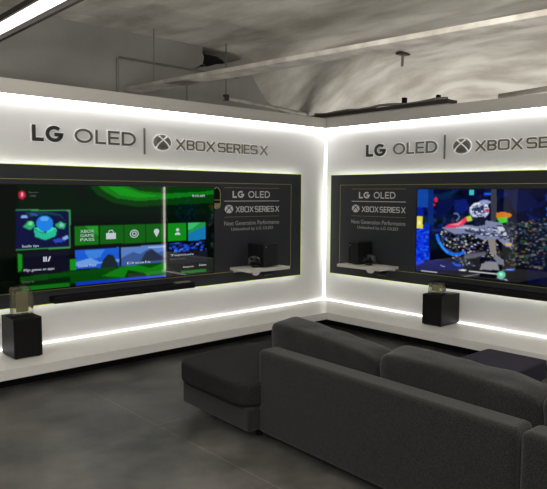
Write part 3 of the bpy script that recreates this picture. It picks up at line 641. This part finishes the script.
# ================================================================ subwoofers on the bench
def sub(side, x0, x1, y0, y1, z1, label):
    t = thing('subwoofer', label, 'speaker', at(side, (x0+x1)/2, (y0+y1)/2, .194), RZ[side]); w = (x1-x0)/2; d = (y1-y0)/2; h = z1-.194
    obj('cabinet', bx(-w,w,-d,d,.008,h,bev=.006,seg=2), M['black'], t)
    obj('front_cloth', bx(-w+.012,w-.012,-d-.004,-d-.0004,.02,h-.012,bev=.001,seg=1), M['matte'], t)
    for a in (-1,1):
        for c in (-1,1): obj('foot', bx(a*(w-.03)-.012,a*(w-.03)+.012,c*(d-.03)-.012,c*(d-.03)+.012,.0003,.0078), M['matte'], t)
sub('R', 1.82, 2.06, -.385, -.025, .53, 'black cube subwoofer on the bench under the racing-game television')
sub('L', -4.26, -4.018, -.43, -.14, .54, 'black cube subwoofer on the bench at the left end of left wall')
def block(side, x, y, z, w, h, label):
    t = thing('acrylic_block', label, 'acrylic block', at(side, x, y, z), RZ[side])
    bm = bmesh.new(); prism(bm, [(-w*.5,.014),(w*.42,.014),(w*.5,h*.55),(w*.3,h),(-w*.5,h*.98)], -.05, .05)
    bmesh.ops.bevel(bm, geom=bm.edges[:], offset=.006, segments=2, affect='EDGES'); obj('clear_body', bm, M['glass'], t)
    obj('dark_base', bx(-w*.5,w*.45,-.052,.052,.0005,.0135,bev=.002,seg=1), M['ctrl'], t)
    obj('inner_card', bx(-w*.32,w*.25,-.003,.003,.03,h*.82), M['goldprint'], t)
block('R', 1.93, -.27, .5305, .17, .115, 'chunky clear acrylic block on top of the right subwoofer')
block('L', -4.125, -.27, .5405, .18, .25, 'tall clear acrylic block on top of the left subwoofer')

# ================================================================ sofa
so = thing('sectional_sofa', 'charcoal fabric sectional sofa with open chaise end seen from behind', 'sofa', (-3.1,-3.6,0), math.radians(-2.4))
def spart(name, bm, m='fabric', p=so, smooth=False, off=(-3.1,-3.6,0), label=None):
    bmesh.ops.translate(bm, verts=bm.verts[:], vec=Vector((-off[0],-off[1],-off[2])))
    return obj(name, bm, M[m], p, smooth=smooth, label=label)
def mvd(bm, c): bmesh.ops.translate(bm, verts=bm.verts[:], vec=c); return bm
spart('chaise_base', bx(-3.665,-2.6,-2.755,-1.96,.075,.235,bev=.02,seg=3), smooth=False)
spart('chaise_cushion', mvd(pillow(1.12,.87,.20,k=7,n=18,wr=.006), (-3.15,-2.345,.318)), 'fabric_top', smooth=True)
for y0, y1 in ((-4.50,-2.73),(-5.9,-4.515)):
    spart('back_panel', bx(-3.575,-3.41,y0,y1,.06,.605,bev=.032,seg=4))
    spart('seat_base', bx(-3.41,-2.6,y0+.005,y1-.005,.075,.235,bev=.02,seg=3))
for k, (y0, y1) in enumerate(((-3.62,-2.80),(-4.50,-3.64),(-5.4,-4.53))):
    spart('seat_cushion', mvd(pillow(.84,y1-y0,.17,k=7,n=14,wr=.005,seed=k), (-2.985,(y0+y1)/2,.315)), smooth=True)
for k, (y0, y1) in enumerate(((-3.56,-2.62),(-4.50,-3.565),(-5.42,-4.505))):
    bm = pillow(.22,y1-y0,.38,k=8,n=24,wr=.014,seed=3.3*k+1,sag=.012)
    bmesh.ops.rotate(bm, verts=bm.verts[:], cent=(0,0,0), matrix=Matrix.Rotation(-.12,3,'Y') @ Matrix.Rotation((.075,.03,.03)[k],3,'X'))
    spart('back_cushion', mvd(bm, (-3.275,(y0+y1)/2,.553)), smooth=True)
for x, y in ((-3.50,-2.14),(-3.50,-2.66),(-2.7,-2.1),(-2.7,-4.4),(-3.48,-4.4),(-3.48,-5.7),(-2.7,-5.7)):
    bm = bmesh.new(); tube(bm, [(x,y,.0),(x,y,.0755)], .022, 12); spart('foot', bm, 'matte')
ot = thing('ottoman', 'low flat dark square ottoman on the floor in front of the sofa', 'ottoman', (-1.96,-3.49,0))
obj('cushion_top', mvd(pillow(.76,.48,.14,k=24,n=24), (0,0,.325)), M['plum'], ot, smooth=True)
obj('base', bx(-.34,.34,-.22,.22,.05,.254,bev=.01), M['fabric'], ot)
for a in (-1,1):
    for c in (-1,1): bm = bmesh.new(); tube(bm, [(a*.3,c*.18,0),(a*.3,c*.18,.0505)], .02, 10); obj('foot', bm, M['matte'], ot)

# ================================================================ overhead
# painted channel running across under the ceiling with its hangers
t = thing('ceiling_channel', 'pale painted channel running under the ceiling from the back wall', 'pipe', (-2.3,.98,2.8))
def chan(p0, p1, w, h):
    bm = bmesh.new(); d = (Vector(p1)-Vector(p0)); u = Vector((d.y,-d.x,0)).normalized()
    vs = []
    for p in (Vector(p0),Vector(p1)):
        for a, c in ((-w/2,0),(w/2,0),(w/2,h),(-w/2,h)): vs.append(bm.verts.new(p+u*a+Vector((0,0,c))))
    for q in ((0,1,2,3),(7,6,5,4),(0,4,5,1),(1,5,6,2),(2,6,7,3),(3,7,4,0)): bm.faces.new([vs[i] for i in q])
    return bm
obj('channel', chan((0,0,0),(.86,-8,0),.25,.04), M['pipe'], t)
obj('side_tube', (lambda b_: (tube(b_, [(.2,-.2,.05),(1.06,-8,.05)], .03), b_)[1])(bmesh.new()), M['pipe'], t)
for yy in (-.4,-6.2):
    bm = bmesh.new(); tube(bm, [(-yy*.1075,yy,.0405),(-yy*.1075,yy,.66)], .008, 8); obj('hanger_rod', bm, M['rod'], t)
# thin conduit frame on the back wall
bm = bmesh.new(); tube(bm, [(-2.50,.978,2.2),(-2.50,.978,3.155),(-2.47,.978,3.172),(-.7,.978,3.165)], .014, 8)
tag(obj('wall_conduit', bm, M['rod'], None), 'thin metal conduit bent like a door frame on grey back wall', 'conduit')
bm = bmesh.new(); tube(bm, [(-1.53,.978,2.2),(-1.53,.978,3.0)], .008, 8)
tag(obj('wall_conduit', bm, M['rod'], None), 'short upright conduit low on the back wall, right of the frame-like one', 'conduit')
t = thing('hanging_pipe', 'thin pale pipe hung from a drop rod above the left wall', 'pipe', (-1.28,.5,2.78))
bm = bmesh.new(); tube(bm, [(-.03,0,0),(.8,.05,-.02),(1.5,.1,-.05)], .022); obj('pipe', bm, M['pipe'], t, smooth=True)
bm = bmesh.new(); tube(bm, [(0,0,.02),(0,0,.66)], .009, 8); obj('drop_rod', bm, M['rod'], t)
obj('clamp', bx(-.03,.03,-.03,.03,-.03,.045,bev=.008), M['rust'], t)
# ceiling brackets
def bracket(x, y, label, s=1):
    z = ceil_z(x, y)
    t = thing('ceiling_bracket', label, 'bracket', (x,y,z-.004))
    obj('plate', bx(-.09*s,.09*s,-.05*s,.05*s,-.02*s,0), M['rust'], t)
    bm = bmesh.new(); tube(bm, [(0,0,-.02*s),(.01,.01,-.09*s),(-.01,0,-.17*s)], .018*s, 8); obj('hanging_stub', bm, M['grey'], t)
bracket(.72,-.68, 'rusty bracket with hanging stub on the ceiling right of centre')
bracket(1.45,1.05, 'small bracket on the ceiling above the wall corner', .8)
bracket(2.75,1.15, 'tiny dark bracket on the ceiling above the right wall sign', .7)
# linear lamp at top left
t = thing('ceiling_lamp', 'white linear ceiling lamp at the top left edge', 'lamp', (-3.99,-.9,3.06))
obj('diffuser', bx(-.14,-.02,-.9,1.6,.0,.02), M['lamp'], t)
obj('housing', bx(-.16,.04,-.92,1.62,.021,.07), M['rust'], t)
obj('track_rail', bx(.0,.035,-.92,1.62,-.03,.02), M['rust'], t)
bm = bmesh.new(); tube(bm, [(-.05,-.6,.07),(-.05,-.6,.44)], .008, 8); tube(bm, [(-.05,1.3,.07),(-.05,1.3,.44)], .008, 8); obj('hanger_rod', bm, M['rod'], t)
# dark cable tray and ducts behind the right wall
t = thing('cable_tray', 'dark cable tray behind the cornice right of the wall corner', 'cable tray', (.62,-.2,2.70))
obj('tray', bx(-.10,.10,-1.3,1.2,0,.05), M['rust'], t)
bm = bmesh.new(); tube(bm, [(-.04+.03*math.sin(k*.9),-1.25+k*.2,.07+.012*math.sin(k*1.7)) for k in range(12)], .018, 8); obj('cable', bm, M['grey'], t, smooth=True)
obj('clip', bx(-.03,.03,-1.12,-1.08,.0505,.13,bev=.005,seg=1), M['matte'], t); obj('clip', bx(-.03,.03,-.62,-.57,.0505,.15,bev=.005,seg=1), M['matte'], t)
bm = bmesh.new(); tube(bm, [(.62,-2.1,2.72),(.60,-2.7,2.74),(.64,-3.1,2.73),(.6,-3.6,2.8),(.62,-4.2,2.84)], .035, 10)
tag(obj('flexible_duct', bm, M['pipe'], None, smooth=True), 'pale flexible duct lying behind the cornice of the right wall', 'duct')
# repeats share a group phrase
GR = {'television':'televisions on the black boards', 'soundbar':'soundbars under the televisions', 'subwoofer':'subwoofers on the bench',
      'acrylic_block':'acrylic blocks on the subwoofers', 'wall_shelf':'short shelves on the black boards', 'game_console':'game consoles on the shelves',
      'game_controller':'controllers on the shelves', 'controller_stand':'controller stands on the shelves', 'cable_holder':'cable holders under the shelves',
      'display_board':'black boards on the lit walls', 'wall_lettering':'raised sign words on the white walls', 'round_emblem':'round emblems on the white walls',
      'divider_bar':'divider bars of the wall signs', 'ceiling_bracket':'brackets on the ceiling', 'led_strip':'light strips of the booth', 'wall_conduit':'conduits on the back wall'}
for o in COL.objects:
    k = o.name.split('.')[0]
    if o.parent is None and k in GR: o['group'] = GR[k]

# ================================================================ lights
def area(name, loc, rot, sx, sy, e, c=(1,.99,.975)):
    l = bpy.data.lights.new(name, 'AREA'); l.shape = 'RECTANGLE'; l.size = sx; l.size_y = sy; l.energy = e; l.color = c
    o = bpy.data.objects.new(name, l); COL.objects.link(o); o.location = loc; o.rotation_euler = rot; return o
area('store_light', (-6.5,-6.0,3.2), (0,0,0), 2.5, 1.2, STORE_W)
area('store_light', (-7.5,-2.0,3.2), (0,0,0), 1.2, 2.5, STORE_W)
area('store_light', (-2.2,-6.8,3.2), (0,0,0), 2.0, 1.2, STORE_W)
def aim(loc, to): return (Vector(to)-Vector(loc)).to_track_quat('-Z','Y').to_euler()
area('wall_fill', (-7.5,-7.5,2.4), aim((-7.5,-7.5,2.4),(-.5,-.5,2.9)), 4, .8, WALL_W)  # added fill aimed at the corner to brighten walls and ceiling
area('upward_fill', (-4.6,-4.6,1.85), (PI,0,0), 4, 4, UP_W)  # unseen fill facing up, added to brighten the ceiling
area('upward_fill', (2.2,-1.0,.8), (PI,0,0), 1.5, 6, UP2_W)  # added fill hidden behind the right wall, lifts the far ceiling
area('upward_fill', (-2.4,.62,1.4), (PI,0,0), 5, .5, UP3_W)  # weak added fill behind the left wall, brightens the back wall
W_ = bpy.data.worlds.new('world'); SC.world = W_; W_.use_nodes = True
W_.node_tree.nodes['Background'].inputs[0].default_value = (.97,.98,1,1); W_.node_tree.nodes['Background'].inputs[1].default_value = WORLD_E

# ================================================================ camera
cam = bpy.data.cameras.new('camera'); co = bpy.data.objects.new('camera', cam); COL.objects.link(co)
rt = Vector((0.73837401,-0.67436201,0.00630098)); up = Vector((0.0496704,0.06369831,0.99673235)); fw = Vector((0.67255979,0.73564829,-0.08052901))
m3 = Matrix((rt, up, -fw)).transposed()
co.matrix_world = Matrix.Translation((-6.12608291,-5.68740545,1.6)) @ m3.to_4x4()
cam.sensor_width = 36; cam.lens = 623.186*36/547; cam.clip_start = .05
SC.camera = co
SC.view_settings.view_transform = 'Standard'; SC.view_settings.look = 'None'
SC.view_settings.gamma = 1; SC.view_settings.use_curve_mapping = False
SC.view_settings.exposure = EXPO
